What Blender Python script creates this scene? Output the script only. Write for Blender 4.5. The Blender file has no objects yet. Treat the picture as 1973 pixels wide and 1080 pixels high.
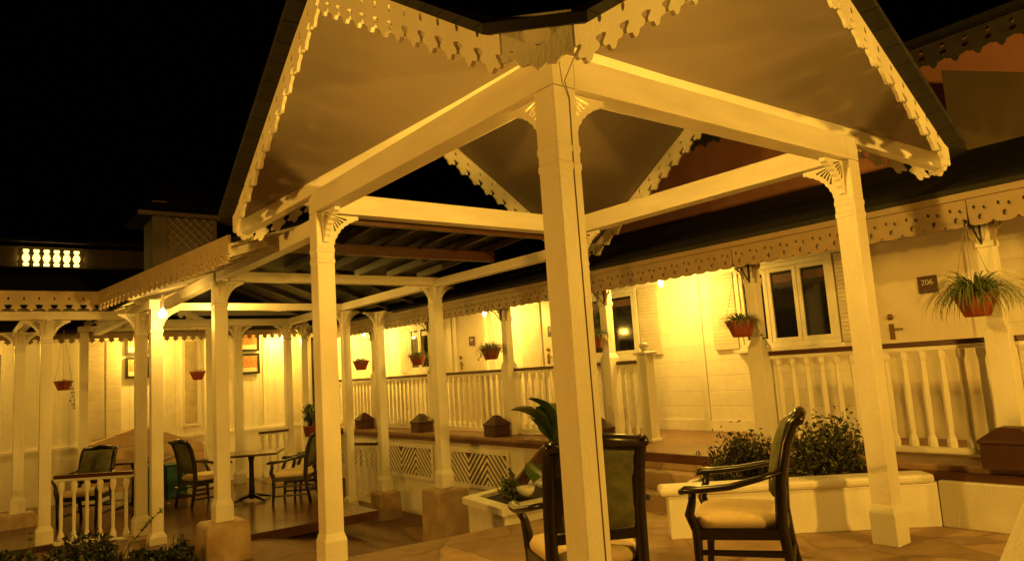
import bpy, math, random
from mathutils import Vector, Matrix
random.seed(7)
C = bpy.context.scene.collection
PI = math.pi
sc = bpy.context.scene

# ------------------------------------------------------------------ materials
def mat(name, col, rough=.5, var=.12, scale=6, bump=0., bscale=60, metal=0., spec=.5, stretch=(1, 1, 1), col2=None):
    m = bpy.data.materials.new(name); m.use_nodes = True
    nt = m.node_tree; N = nt.nodes; L = nt.links
    b = N['Principled BSDF']
    b.inputs['Roughness'].default_value = rough; b.inputs['Metallic'].default_value = metal
    b.inputs['Specular IOR Level'].default_value = spec
    tc = N.new('ShaderNodeTexCoord'); mp = N.new('ShaderNodeMapping'); mp.inputs['Scale'].default_value = stretch
    L.new(tc.outputs['Object'], mp.inputs['Vector'])
    nz = N.new('ShaderNodeTexNoise'); nz.inputs['Scale'].default_value = scale; nz.inputs['Detail'].default_value = 6
    L.new(mp.outputs[0], nz.inputs['Vector'])
    cr = N.new('ShaderNodeValToRGB')
    c2 = col2 or tuple(c * (1 - 2 * var) for c in col)
    cr.color_ramp.elements[0].position = .3; cr.color_ramp.elements[1].position = .7
    cr.color_ramp.elements[0].color = (*c2, 1); cr.color_ramp.elements[1].color = (*col, 1)
    L.new(nz.outputs['Fac'], cr.inputs['Fac']); L.new(cr.outputs[0], b.inputs['Base Color'])
    if bump:
        n2 = N.new('ShaderNodeTexNoise'); n2.inputs['Scale'].default_value = bscale; n2.inputs['Detail'].default_value = 4
        L.new(mp.outputs[0], n2.inputs['Vector'])
        bp = N.new('ShaderNodeBump'); bp.inputs['Strength'].default_value = bump; bp.inputs['Distance'].default_value = .01
        L.new(n2.outputs['Fac'], bp.inputs['Height']); L.new(bp.outputs[0], b.inputs['Normal'])
    return m

def plank_mat(name, col, axis, width, rough=.5, depth=.5, var=.1, wash=.25, jt=.55):
    """boards of a given width running across one axis: grooves as bump plus a darker joint, tone per board"""
    m = mat(name, col, rough, var, 9)
    nt = m.node_tree; N = nt.nodes; L = nt.links; b = N['Principled BSDF']
    tc = N.new('ShaderNodeTexCoord'); sx = N.new('ShaderNodeSeparateXYZ'); L.new(tc.outputs['Object'], sx.inputs[0])
    d = N.new('ShaderNodeMath'); d.operation = 'DIVIDE'; d.inputs[1].default_value = width; L.new(sx.outputs[axis], d.inputs[0])
    fr = N.new('ShaderNodeMath'); fr.operation = 'FRACT'; L.new(d.outputs[0], fr.inputs[0])
    fl = N.new('ShaderNodeMath'); fl.operation = 'FLOOR'; L.new(d.outputs[0], fl.inputs[0])
    wn = N.new('ShaderNodeTexWhiteNoise'); wn.noise_dimensions = '1D'; L.new(fl.outputs[0], wn.inputs['W'])
    pp = N.new('ShaderNodeMath'); pp.operation = 'PINGPONG'; pp.inputs[1].default_value = .5; L.new(fr.outputs[0], pp.inputs[0])
    mr = N.new('ShaderNodeMapRange'); mr.inputs['From Min'].default_value = 0; mr.inputs['From Max'].default_value = .05 ; L.new(pp.outputs[0], mr.inputs['Value'])
    bp = N.new('ShaderNodeBump'); bp.inputs['Strength'].default_value = depth; bp.inputs['Distance'].default_value = .012
    L.new(mr.outputs[0], bp.inputs['Height']); L.new(bp.outputs[0], b.inputs['Normal'])
    old = b.inputs['Base Color'].links[0].from_socket
    m1 = N.new('ShaderNodeMapRange'); m1.inputs['To Min'].default_value = 1 - wash; L.new(wn.outputs['Value'], m1.inputs['Value'])
    mul = N.new('ShaderNodeMixRGB'); mul.blend_type = 'MULTIPLY'; mul.inputs['Fac'].default_value = 1
    L.new(old, mul.inputs[1]); L.new(m1.outputs[0], mul.inputs[2])
    m2 = N.new('ShaderNodeMapRange'); m2.inputs['To Min'].default_value = jt; L.new(mr.outputs[0], m2.inputs['Value'])
    mu2 = N.new('ShaderNodeMixRGB'); mu2.blend_type = 'MULTIPLY'; mu2.inputs['Fac'].default_value = 1
    L.new(mul.outputs[0], mu2.inputs[1]); L.new(m2.outputs[0], mu2.inputs[2]); L.new(mu2.outputs[0], b.inputs['Base Color'])
    return m

def stone_mat(name, c1, c2, scale=3.2):
    m = mat(name, c1, .75, .2, 5, .5, 25, col2=c2)
    nt = m.node_tree; N = nt.nodes; L = nt.links; b = N['Principled BSDF']
    tc = N.new('ShaderNodeTexCoord'); nz = N.new('ShaderNodeTexNoise'); nz.inputs['Scale'].default_value = 1.5
    L.new(tc.outputs['Object'], nz.inputs['Vector'])
    ad = N.new('ShaderNodeMixRGB'); ad.inputs['Fac'].default_value = .25; L.new(tc.outputs['Object'], ad.inputs[1]); L.new(nz.outputs['Color'], ad.inputs[2])
    v = N.new('ShaderNodeTexVoronoi'); v.feature = 'DISTANCE_TO_EDGE'; v.inputs['Scale'].default_value = scale; L.new(ad.outputs[0], v.inputs['Vector'])
    v2 = N.new('ShaderNodeTexVoronoi'); v2.inputs['Scale'].default_value = scale; L.new(ad.outputs[0], v2.inputs['Vector'])
    mr = N.new('ShaderNodeMapRange'); mr.inputs['From Max'].default_value = .045; mr.inputs['To Min'].default_value = .72; L.new(v.outputs['Distance'], mr.inputs['Value'])
    old = b.inputs['Base Color'].links[0].from_socket
    hs = N.new('ShaderNodeSeparateXYZ'); L.new(v2.outputs['Color'], hs.inputs[0])
    m1 = N.new('ShaderNodeMapRange'); m1.inputs['To Min'].default_value = .65; m1.inputs['To Max'].default_value = 1.2; L.new(hs.outputs[0], m1.inputs['Value'])
    mul = N.new('ShaderNodeMath'); mul.operation = 'MULTIPLY'; L.new(mr.outputs[0], mul.inputs[0]); L.new(m1.outputs[0], mul.inputs[1])
    mx = N.new('ShaderNodeMixRGB'); mx.blend_type = 'MULTIPLY'; mx.inputs['Fac'].default_value = 1
    L.new(old, mx.inputs[1]); L.new(mul.outputs[0], mx.inputs[2]); L.new(mx.outputs[0], b.inputs['Base Color'])
    bp = N.new('ShaderNodeBump'); bp.inputs['Strength'].default_value = .6; bp.inputs['Distance'].default_value = .02
    L.new(mr.outputs[0], bp.inputs['Height']); L.new(bp.outputs[0], b.inputs['Normal'])
    return m

def emit(name, col, s):
    m = bpy.data.materials.new(name); m.use_nodes = True; N = m.node_tree.nodes
    b = N['Principled BSDF']; b.inputs['Base Color'].default_value = (*col, 1)
    b.inputs['Emission Color'].default_value = (*col, 1); b.inputs['Emission Strength'].default_value = s
    return m

M = {}
M['white'] = mat('white_paint', (.79, .75, .67), .42, .09, 3.5, .35, 70, col2=(.66, .61, .52), stretch=(1, 1, .45))
M['beam_white'] = mat('white_paint_beam', (.79, .75, .67), .45, .09, 3, .35, 50, col2=(.67, .62, .53), stretch=(.6, .6, 3))
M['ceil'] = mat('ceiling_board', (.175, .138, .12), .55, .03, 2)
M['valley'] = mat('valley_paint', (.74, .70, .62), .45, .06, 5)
M['roof'] = plank_mat('dark_shingle', (.03, .028, .026), 2, .09, .85, .8, .2, .4)
M['eavewood'] = mat('eave_board', (.10, .085, .07), .7, .2, 8)
M['siding'] = plank_mat('lap_siding', (.78, .73, .64), 2, .19, .45, .22, .05, .04, .86)
M['boards'] = plank_mat('upright_boards', (.78, .73, .64), 1, .14, .45, .3, .05, .05, .8)
M['boards_x'] = plank_mat('upright_boards_rear', (.78, .73, .64), 0, .16, .45, .3, .05, .05, .8)
M['shutter'] = plank_mat('shutter_slats', (.66, .58, .47), 2, .045, .5, .8, .06, .1)
M['door'] = mat('door_paint', (.70, .62, .50), .4, .05, 5)
M['rail'] = mat('handrail_stain', (.085, .028, .018), .35, .2, 12, stretch=(4, 1, 4))
M['rafter'] = mat('dark_rafter', (.022, .011, .008), .5, .2, 7)
M['brown'] = mat('dark_brown_timber', (.11, .04, .022), .45, .2, 7)
M['pier'] = mat('pier_stain', (.07, .022, .014), .55, .2, 6, .3, 20)
M['glass_dark'] = mat('night_glass', (.012, .012, .013), .06, .1, 2, spec=.6)
M['frost'] = mat('frosted_pane', (.55, .46, .32), .25, .2, 5)
M['deck'] = plank_mat('deck_boards', (.12, .043, .022), 1, .11, .22, .5, .2, .35)
M['veranda_floor'] = plank_mat('veranda_boards', (.33, .19, .11), 0, .12, .45, .4, .15, .2)
M['stone'] = stone_mat('flagstone', (.42, .29, .18), (.29, .19, .115), 2.3)
M['ground'] = stone_mat('court_stone', (.24, .13, .075), (.15, .08, .045), 1.1)
M['plinth'] = mat('plinth_stone', (.46, .34, .22), .7, .2, 5, .6, 16, col2=(.30, .19, .11))
M['soil'] = mat('soil', (.035, .022, .015), .9, .3, 20, .8, 40)
M['earth'] = mat('earth', (.05, .035, .022), .9, .3, 3, .6, 12)
M['terra'] = mat('terracotta', (.25, .045, .022), .5, .15, 10, .15, 30)
M['leaf'] = mat('leaf_green', (.085, .12, .03), .4, .25, 9)
M['leaf_pale'] = mat('spider_leaf', (.20, .24, .08), .4, .2, 12, col2=(.08, .12, .035))
M['leaf_dark'] = mat('shrub_leaf', (.045, .052, .018), .45, .3, 8)
M['leaf_red'] = mat('red_leaf', (.055, .055, .02), .45, .3, 8)
M['leaf_big'] = mat('banana_leaf', (.11, .18, .05), .35, .2, 5, stretch=(1, 8, 1))
M['hedge'] = mat('hedge_leaf', (.022, .032, .010), .5, .3, 6)
M['stem'] = mat('stem', (.06, .035, .018), .7, .2, 8)
M['iron'] = mat('black_iron', (.012, .010, .010), .45, .1, 9, metal=.3)
M['chairwood'] = mat('ebony_chair_wood', (.012, .006, .005), .3, .2, 10, stretch=(1, 1, 4))
M['fabric'] = mat('cream_seat_fabric', (.60, .46, .28), .8, .06, 30, .3, 220)
M['backfabric'] = mat('green_damask', (.13, .125, .05), .75, .2, 14, .3, 150, col2=(.05, .055, .022))
M['table'] = mat('table_top_wood', (.07, .035, .02), .22, .15, 5, stretch=(1, 8, 1))
M['teal'] = mat('teal_paint', (.012, .10, .10), .45, .2, 5)
M['kiosk'] = plank_mat('kiosk_boards', (.58, .40, .25), 2, .22, .55, .5, .1, .15)
M['pink'] = mat('salmon_stucco', (.72, .32, .23), .75, .1, 3, .3, 30)
M['grey_wall'] = mat('grey_rendered_wall', (.40, .35, .27), .7, .1, 2)
M['sidegable'] = mat('dim_rendered_gable', (.20, .145, .09), .7, .15, 2)
M['fretdark'] = mat('weathered_fret', (.42, .33, .24), .6, .15, 5)
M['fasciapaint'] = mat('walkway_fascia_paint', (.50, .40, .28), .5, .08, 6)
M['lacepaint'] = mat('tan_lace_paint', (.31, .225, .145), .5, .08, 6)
M['picture'] = mat('print_paper', (.52, .26, .12), .5, .3, 18, col2=(.24, .09, .04))
M['mount'] = mat('picture_mount', (.70, .62, .50), .6, .04, 6)
M['sign'] = mat('sign_plate', (.06, .014, .010), .4, .15, 8)
M['letter'] = mat('sign_letter', (.62, .52, .40), .5, .05, 5)
M['brass'] = mat('aged_brass', (.25, .15, .05), .35, .1, 8, metal=.8)
M['darkvoid'] = mat('dark_opening', (.006, .006, .007), .6, .1, 2)
M['cable'] = mat('grey_cable', (.30, .24, .16), .6, .1, 8)
M['bulb'] = emit('lit_bulb', (1, .78, .35), 14)
M['globe'] = emit('lit_globe', (1, .72, .28), 9)
M['ventglow'] = emit('lit_vent', (1, .70, .16), 3.2)

# ------------------------------------------------------------------ mesh helpers
OFF = {}
class MB:
    def __init__(s): s.v = []; s.f = []; s.sm = []
    def add(s, vs, fs, smooth=False):
        n = len(s.v); s.v += [Vector(v) for v in vs]
        s.f += [[n + i for i in f] for f in fs]; s.sm += [smooth] * len(fs); return s
    def box(s, a, b):
        x0, y0, z0 = a; x1, y1, z1 = b
        return s.add([(x0, y0, z0), (x1, y0, z0), (x1, y1, z0), (x0, y1, z0), (x0, y0, z1), (x1, y0, z1), (x1, y1, z1), (x0, y1, z1)],
                     [(0, 3, 2, 1), (4, 5, 6, 7), (0, 1, 5, 4), (1, 2, 6, 5), (2, 3, 7, 6), (3, 0, 4, 7)])
    def cbox(s, c, d): return s.box([c[i] - d[i] / 2 for i in range(3)], [c[i] + d[i] / 2 for i in range(3)])
    def loft(s, rings, smooth=False, cap=True):
        n = len(rings[0]); vs = [p for r in rings for p in r]; fs = []
        for k in range(len(rings) - 1):
            for i in range(n):
                j = (i + 1) % n; fs.append((k * n + i, k * n + j, (k + 1) * n + j, (k + 1) * n + i))
        if cap: fs += [tuple(range(n))[::-1], tuple((len(rings) - 1) * n + i for i in range(n))]
        return s.add(vs, fs, smooth)
    def sq(s, x, y, prof):            # square column: prof = [(z, half)]
        return s.loft([[(x - h, y - h, z), (x + h, y - h, z), (x + h, y + h, z), (x - h, y + h, z)] for z, h in prof])
    def lathe(s, c, prof, n=12, smooth=True):
        return s.loft([[(c[0] + r * math.cos(2 * PI * i / n), c[1] + r * math.sin(2 * PI * i / n), c[2] + z) for i in range(n)] for z, r in prof], smooth)
    def bar(s, a, b, w, h, up=(0, 0, 1)):
        a = Vector(a); b = Vector(b); d = (b - a).normalized(); sd = d.cross(Vector(up)).normalized(); u = sd.cross(d).normalized()
        r = lambda p: [p - sd * w / 2 - u * h / 2, p + sd * w / 2 - u * h / 2, p + sd * w / 2 + u * h / 2, p - sd * w / 2 + u * h / 2]
        return s.loft([r(a), r(b)])
    def tube(s, pts, rad, n=7, smooth=True, flat=1.):
        pts = [Vector(p) for p in pts]; rings = []; ref = None
        for i, p in enumerate(pts):
            t = (pts[min(i + 1, len(pts) - 1)] - pts[max(i - 1, 0)]).normalized()
            if ref is None: ref = Vector((0, 0, 1)) if abs(t.z) < .9 else Vector((1, 0, 0))
            a = t.cross(ref)
            if a.length < 1e-4: a = t.cross(Vector((0, 1, 0)))
            a.normalize(); b = a.cross(t).normalized(); r = rad[i] if isinstance(rad, (list, tuple)) else rad
            rings.append([p + (a * math.cos(2 * PI * k / n) + b * math.sin(2 * PI * k / n) * flat) * r for k in range(n)])
        return s.loft(rings, smooth)
    def prism(s, poly, thick, o, u, v):   # closed outline in the (u,v) frame, extruded both ways
        o = Vector(o); u = Vector(u); v = Vector(v); w = u.cross(v).normalized() * thick / 2; n = len(poly)
        a = [o + u * p[0] + v * p[1] - w for p in poly]; b = [o + u * p[0] + v * p[1] + w for p in poly]
        return s.add(a + b, [tuple(range(n))[::-1], tuple(range(n, 2 * n))] + [(i, (i + 1) % n, n + (i + 1) % n, n + i) for i in range(n)])
    def build(s, name, m, parent=None, bevel=0., off=None):
        o_ = Vector(off) if off is not None else (OFF[parent.name] if parent else Vector((0, 0, 0)))
        me = bpy.data.meshes.new(name); me.from_pydata([v - o_ for v in s.v], [], s.f)
        for p, q in zip(me.polygons, s.sm): p.use_smooth = q
        for mm in (m if isinstance(m, list) else [m]): me.materials.append(mm)
        me.update()
        import bmesh
        bm = bmesh.new(); bm.from_mesh(me); bmesh.ops.recalc_face_normals(bm, faces=bm.faces); bm.to_mesh(me); bm.free()
        o = bpy.data.objects.new(name, me); C.objects.link(o); OFF[o.name] = o_
        if parent: o.parent = parent
        else: o.location = o_
        if bevel:
            bv = o.modifiers.new('bevel', 'BEVEL'); bv.width = bevel; bv.segments = 2; bv.limit_method = 'ANGLE'
        return o

def tag(o, label=None, cat=None, group=None, kind=None):
    if label: o['label'] = label
    if cat: o['category'] = cat
    if group: o['group'] = group
    if kind: o['kind'] = kind
    return o
def thing(name, label, cat, loc=(0, 0, 0), group=None):
    o = bpy.data.objects.new(name, None); C.objects.link(o); o.location = loc; o.empty_display_size = .2
    OFF[o.name] = Vector(loc); return tag(o, label, cat, group)
def copy_tree(o, parent=None):
    c = o.copy(); C.objects.link(c)
    if parent: c.parent = parent
    for ch in [x for x in bpy.data.objects if x.parent == o]: copy_tree(ch, c)
    return c

# ------------------------------------------------------------------ fretwork (2-D curve with holes -> mesh)
def fret_mesh(outline, holes, thick):
    cu = bpy.data.curves.new('fret', 'CURVE'); cu.dimensions = '2D'; cu.fill_mode = 'BOTH'; cu.extrude = thick / 2
    for poly in [outline] + holes:
        sp = cu.splines.new('POLY'); sp.points.add(len(poly) - 1); sp.use_cyclic_u = True
        for q, p in zip(sp.points, poly): q.co = (p[0], p[1], 0, 1)
    ob = bpy.data.objects.new('fret', cu); C.objects.link(ob)
    bpy.context.view_layer.update()
    me = bpy.data.meshes.new_from_object(ob.evaluated_get(bpy.context.evaluated_depsgraph_get()))
    vs = [tuple(v.co) for v in me.vertices]; fs = [tuple(p.vertices) for p in me.polygons]
    bpy.data.objects.remove(ob); bpy.data.meshes.remove(me); bpy.data.curves.remove(cu)
    return vs, fs
def ell(cx, cy, a, b, n=10, rot=0):
    return [(cx + a * math.cos(t) * math.cos(rot) - b * math.sin(t) * math.sin(rot), cy + a * math.cos(t) * math.sin(rot) + b * math.sin(t) * math.cos(rot)) for t in [2 * PI * i / n for i in range(n)]]
def star_edge(L, h, period, r, amp=.19):
    """lower edge of a pierced board: five-lobed flowers hanging from it, small teeth between"""
    n = max(1, round(L / period)); p = L / n; pts = []
    for k in range(n):
        cx = (k + .5) * p; cy = -h - r * .5; seg = []
        for i in range(57):
            t = PI - .6 + (PI + 1.2) * i / 56
            rr = r * (1 + amp * math.cos(5 * (t - 1.5 * PI)))
            seg.append((cx + rr * math.cos(t), cy + rr * math.sin(t)))
        seg = [q for q in seg if q[1] < -h]
        x0 = k * p
        gap = (seg[0][0] - x0)
        pts += [(x0 + .0005, -h + r * .06), (x0 + gap * .5, -h)]
        pts += seg
        pts += [(x0 + p - gap * .5, -h)]
    return pts, n, p
def fret_board(L, h, period, r, hole=(.018, .03)):
    low, n, p = star_edge(L, h, period, r)
    holes = []
    for k in range(n):
        if hole: holes.append(ell(k * p + p * .02 + .02 if k == 0 else k * p, -h * .55, hole[0], hole[1]))
    out = [(0, 0)] + [(0, -h)] + low + [(L, -h), (L, 0)]
    return fret_mesh(out, holes[1:], .022)
def put(mb, vf, fn, smooth=False): return mb.add([fn(*v) for v in vf[0]], vf[1], smooth)

def fan_bracket(w):
    """sunburst spandrel: corner at the origin, arms along +u and -v"""
    out = [(0, 0), (w, 0), (w, -.12 * w)]
    n = 6
    for i in range(n):
        for q in (.0, .33, .66):
            t = (i + q) / n; k = .13 * w * math.sin(PI * t) + (.025 * w if q else 0)
            out.append((w * (1 - .12 * t) * (1 - t) + .12 * w * t - k * .7, -.12 * w * (1 - t) - w * .95 * t + k * .7))
    out += [(.12 * w, -w), (0, -w)]
    holes = []
    for i in range(5):
        t = -PI / 2 * (i + 1) / 6.0
        d = (math.cos(t), math.sin(t)); nn = (-d[1], d[0])
        a, b = .16 * w, (.58, .50, .47, .50, .58)[i] * w
        w0, w1 = .012 * w, .038 * w
        holes.append([(d[0] * a + nn[0] * w0, d[1] * a + nn[1] * w0), (d[0] * b + nn[0] * w1, d[1] * b + nn[1] * w1),
                      (d[0] * b - nn[0] * w1, d[1] * b - nn[1] * w1), (d[0] * a - nn[0] * w0, d[1] * a - nn[1] * w0)])
    return fret_mesh(out, holes, .045)

# ------------------------------------------------------------------ frame of the place
CX, CY, A, B = 2.36, 2.573, 2.901, 2.972
XC, YC = CX + A / 2, CY + B / 2
ZR, SL, OV = 3.985, .605, .6
VX, WX, VZ = 6.5, 7.6, .45          # veranda post line, wall plane and floor level
DZ = -.4                             # deck level

# ---------------------------------------------------------------- setting
def structure(o, kind='structure'): o['kind'] = kind; return o
mb = MB(); n = 60
def gz(x, y):
    z = -.45
    if y > 5.2 and x > 3: z = -.45 - .42 * min(1, (x - 3) / 2)
    if y > 13: z = -.5
    return z - .02
vs = []; fs = []
xs = [-300, -80, -20] + [-4 + .35 * i for i in range(40)] + [20, 80, 300]; ys = [-300, -60, -10] + [-3 + .4 * i for i in range(50)] + [30, 80, 300]
for y in ys:
    for x in xs: vs.append((x, y, gz(x, y)))
for j in range(len(ys) - 1):
    for i in range(len(xs) - 1): fs.append((j * len(xs) + i, j * len(xs) + i + 1, (j + 1) * len(xs) + i + 1, (j + 1) * len(xs) + i))
structure(MB().add(vs, fs, True).build('ground', M['ground']))
# raised flagstone terrace the pavilion stands on
mb = MB(); poly = [(1.2, -6), (9, -6), (9, 1.5), (6.2, 1.6), (6.15, 5.0), (5.6, 5.15), (4.9, 5.28), (2.0, 5.62), (1.72, 5.3)]
mb.prism(poly, .45, (0, 0, -.225), (1, 0, 0), (0, 1, 0)); structure(mb.build('terrace', M['stone'], bevel=.015))
# timber deck
mb = MB(); mb.box((1.35, 9.2, -.52), (4.6, 14.9, DZ)); mb.box((-2.5, 10.95, -.52), (1.348, 14.9, DZ)); structure(mb.build('deck', M['deck']))

# ---------------------------------------------------------------- garden pavilion
pav = thing('garden_pavilion', 'white cross-gabled garden pavilion with pierced bargeboards on four square posts', 'pavilion', (XC, YC, 0))
E_ = .075
fan = fan_bracket(.25)
corners = {(-1, -1): (CX, CY), (-1, 1): (CX, CY + B), (1, -1): (CX + A, CY), (1, 1): (CX + A, CY + B)}
for (sx, sy), (x, y) in corners.items():
    mb = MB(); zb = 0 if sy < 0 else -.06
    mb.sq(x, y, [(zb, .092), (zb + .22, .092), (zb + .28, E_), (2.35, E_), (2.36, E_ + .004), (2.385, E_ + .004), (2.395, E_), (2.44, E_), (2.45, E_ + .004), (2.475, E_ + .004), (2.485, E_), (2.777, E_)])
    po = mb.build('post', M['white'], pav, .006)
    for ax in (0, 1):
        mb = MB(); d = (-sx, 0) if ax == 0 else (0, -sy)
        o = (x + d[0] * E_, y + d[1] * E_)
        put(mb, fan, lambda u, v, w: (o[0] + d[0] * u + abs(d[1]) * w, o[1] + d[1] * u + abs(d[0]) * w, 2.774 + v))
        mb.build('bracket', M['white'], po)
for x in (CX, CX + A):
    MB().box((x - E_, CY - E_, 2.78), (x + E_, CY + B + E_, 2.955)).build('beam', M['beam_white'], pav, .005)
for y in (CY, CY + B):
    MB().box((CX + E_ + .001, y - E_ + .002, 2.78), (CX + A - E_ - .001, y + E_ - .002, 2.953)).build('beam', M['beam_white'], pav, .005)
def roofz(x, y): return ZR - SL * min(abs(x - XC), abs(y - YC))
def cross_roof(E, ch, z0, t):
    pts = [(XC, YC)]; ring = []
    for k in range(4):
        a = PI / 2 * k; ex = (round(math.cos(a)), round(math.sin(a))); nx = (-ex[1], ex[0])
        ring.append((XC + ex[0] * E, YC + ex[1] * E * 1.0))
        c = (ex[0] + nx[0], ex[1] + nx[1])
        ring.append((XC + c[0] * E - nx[0] * ch, YC + c[1] * E - nx[1] * ch))
        ring.append((XC + c[0] * E - ex[0] * ch, YC + c[1] * E - ex[1] * ch))
    pts += ring; zz = []
    for i, p in enumerate(pts):
        if i and (i - 1) % 3: zz.append(ZR - SL * (E - ch * .35))
        else: zz.append(ZR)
    lo = [(p[0], p[1], z + z0) for p, z in zip(pts, zz)]; hi = [(p[0], p[1], z + z0 + t) for p, z in zip(pts, zz)]
    m = len(pts); fs = []
    for i in range(1, m):
        j = i % (m - 1) + 1
        fs.append((0, i, j)); fs.append((m, m + j, m + i)); fs.append((i, m + i, m + j, j))
    return MB().add(lo + hi, fs)
HE = A / 2 + OV
cross_roof(HE + .12, .30, .004, .05).build('roof', [M['roof']], pav)
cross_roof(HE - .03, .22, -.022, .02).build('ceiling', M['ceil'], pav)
for sx in (-1, 1):
    for sy in (-1, 1):
        a = Vector((XC + sx * .08, YC + sy * .08, ZR - .10)); e = HE - .10
        b_ = Vector((XC + sx * e, YC + sy * e, ZR - SL * e - .085))
        MB().bar(a, b_, .10, .13).build('valley_rafter', M['valley'], pav)
MB().lathe((XC, YC, ZR - .25), [(0, .03), (.03, .07), (.12, .075), (.14, .05)], 10).build('finial', M['valley'], pav)
CH = .21
half = HE - CH
bb = fret_board(half, .160, .158, .058, (.012, .022))
for g in range(4):                                     # gables facing -x, +x, -y, +y
    ax = g // 2; sg = -1 if g % 2 == 0 else 1
    for s in (-1, 1):
        mb = MB()
        def fn(u, v, w):
            q = s * u; z = ZR - .022 - SL * abs(q) * 1.0 + v
            pl = sg * (HE + (w))
            return (XC + pl, YC + q, z) if ax == 0 else (XC + q, YC + pl, z)
        put(mb, bb, fn); mb.build('bargeboard', M['white'], pav)
for sx in (-1, 1):
    for sy in (-1, 1):                                  # canted corner boards with a round hole
        p = Vector((XC + sx * HE, YC + sy * (HE - CH), 0)); q = Vector((XC + sx * (HE - CH), YC + sy * HE, 0)); d = (q - p); Lc = d.length; d.normalize()
        nrm = Vector((sx, sy, 0)).normalized()
        zt = ZR - .022 - SL * half
        low = [(Lc * i / 20, -.185 - .045 * math.sin(PI * i / 20) ** 2 - .010 * math.cos(i * PI / 2.5)) for i in range(21)]
        vf = fret_mesh([(0, 0)] + low + [(Lc, 0)], [ell(Lc * .52, -.105, .030, .034, 16), ell(Lc * .13, -.165, .018, .018)], .022)
        mb = MB(); put(mb, vf, lambda u, v, w: p + d * u + nrm * w + Vector((0, 0, zt + v)))
        mb.build('corner_board', M['white'], pav)
# cable stapled to the near post and the lamp it feeds
mb = MB(); mb.tube([(CX + .035, CY - E_ - .0025, .0), (CX + .03, CY - E_ - .0025, 1.2), (CX + .022, CY - E_ - .0025, 2.3), (CX + .028, CY - E_ - .0025, 2.72), (CX - .005, CY - E_ - .012, 2.80), (CX + .02, CY - .16, 2.93), (CX + .06, CY - .2, 3.02)], .0030, 5)
tag(mb.build('power_cable', M['cable']), 'thin dark electric cable running up the nearest pavilion post', 'cable')

LAMPC = (1.0, .54, .062)
def point(name, loc, w, col=LAMPC, r=.05):
    l = bpy.data.lights.new(name, 'POINT'); l.energy = w; l.color = col; l.shadow_soft_size = r
    o = bpy.data.objects.new(name, l); o.location = loc; C.objects.link(o); return o
def lantern(name, label, cat, loc, w, col=LAMPC, rr=.05, group=None, m='globe', down=True):
    """small ceiling fitting: plate, stem and glowing globe; the light sits just below the globe"""
    x, y, z = loc; t = thing(name, label, cat, (x, y, z), group)
    MB().lathe((x, y, z), [(0, .05), (-.015, .05), (-.03, .022), (-.07, .018)], 12).build('fitting', M['brass'], t)
    MB().lathe((x, y, z - .07), [(0, .015), (-.012, rr * .7), (-.045, rr), (-.08, rr * .8), (-.10, rr * .3)], 14).build('globe', M[m], t)
    p = point('lamp_light', (0, 0, -.19 if down else -.1), w, col, .045); p.parent = t
    return t

lantern('pendant_lamp', 'small globe lamp under the pavilion roof just behind the nearest post', 'lamp', (CX + .42, CY + .50, 3.02), 172, (1, .55, .065))

# ---------------------------------------------------------------- veranda house (right)
vh = thing('veranda_house', 'long yellow-lit white timber house with a raised veranda and dark roof', 'house', (WX, 6, 0))
Y0, Y1 = -2.0, 16.6
WIN = [(4.02, 5.18, 3), (6.92, 8.02, 2), (12.55, 13.35, 2), (15.2, 16.1, 2)]       # y0,y1,panes
DOOR = [(2.66, 3.56), (8.62, 9.0), (10.66, 11.56)]
mb = MB(); mb.box((WX, Y0, VZ + .0), (WX + .2, Y1, 2.95)); mb.build('wall', M['siding'], vh)
mb = MB(); mb.box((WX - .02, Y0, VZ + .002), (WX - .001, Y1, VZ + .14)); mb.build('skirting', M['white'], vh)
for y in [3.70, 5.85, 8.5, 10.4, 11.8, 14.4]: MB().box((WX - .018, y - .05, VZ + .142), (WX - .001, y + .05, 2.465)).build('wall_batten', M['white'], vh)
mb = MB(); mb.box((6.02, 5.80, .36), (WX - .001, Y1, VZ)); mb.box((6.02, Y0, .36), (WX - .001, 4.25, VZ)); mb.box((5.72, 4.252, .36), (WX - .001, 5.798, VZ)); mb.build('veranda_floor', M['veranda_floor'], vh, .008)
mb = MB(); mb.box((6.06, Y0, -1.1), (6.3, 4.2, .355)); mb.box((6.08, 5.85, -1.1), (6.3, Y1, .355)); mb.build('base_wall', M['white'], vh)
mb = MB(); mb.box((5.985, 5.85, .345), (6.018, Y1, .405)); mb.box((5.985, Y0, .345), (6.018, 4.2, .405)); mb.build('floor_edge', M['brown'], vh)
# steps
for i, (x0, z) in enumerate([(5.45, .30), (5.18, .15)]):
    MB().box((x0, 4.25, -.1), (5.7 if i == 0 else 5.448, 5.8 - .05 * i, z)).build('step', M['stone'], vh, .01)
MB().box((5.70, 4.25, -.1), (6.05, 5.79, .355)).build('step', M['stone'], vh)
MB().box((5.695, 4.25, .358), (5.719, 5.8, .445)).build('nosing', M['brown'], vh)
# roof
mb = MB(); mb.prism([(6.13, 2.50), (9.3, 3.55), (9.3, 3.62), (6.10, 2.56)], Y1 - Y0, (0, (Y0 + Y1) / 2, 0), (1, 0, 0), (0, 0, 1)); mb.build('roof', M['roof'], vh)
mb = MB(); mb.box((6.24, Y0, 2.470), (WX - .002, Y1, 2.492)); mb.build('veranda_ceiling', M['white'], vh)
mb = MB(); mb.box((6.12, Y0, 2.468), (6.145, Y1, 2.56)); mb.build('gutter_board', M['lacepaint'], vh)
MB().box((6.172, Y0, 2.275), (6.20, Y1, 2.467)).build('lintel', M['lacepaint'], vh)
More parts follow.
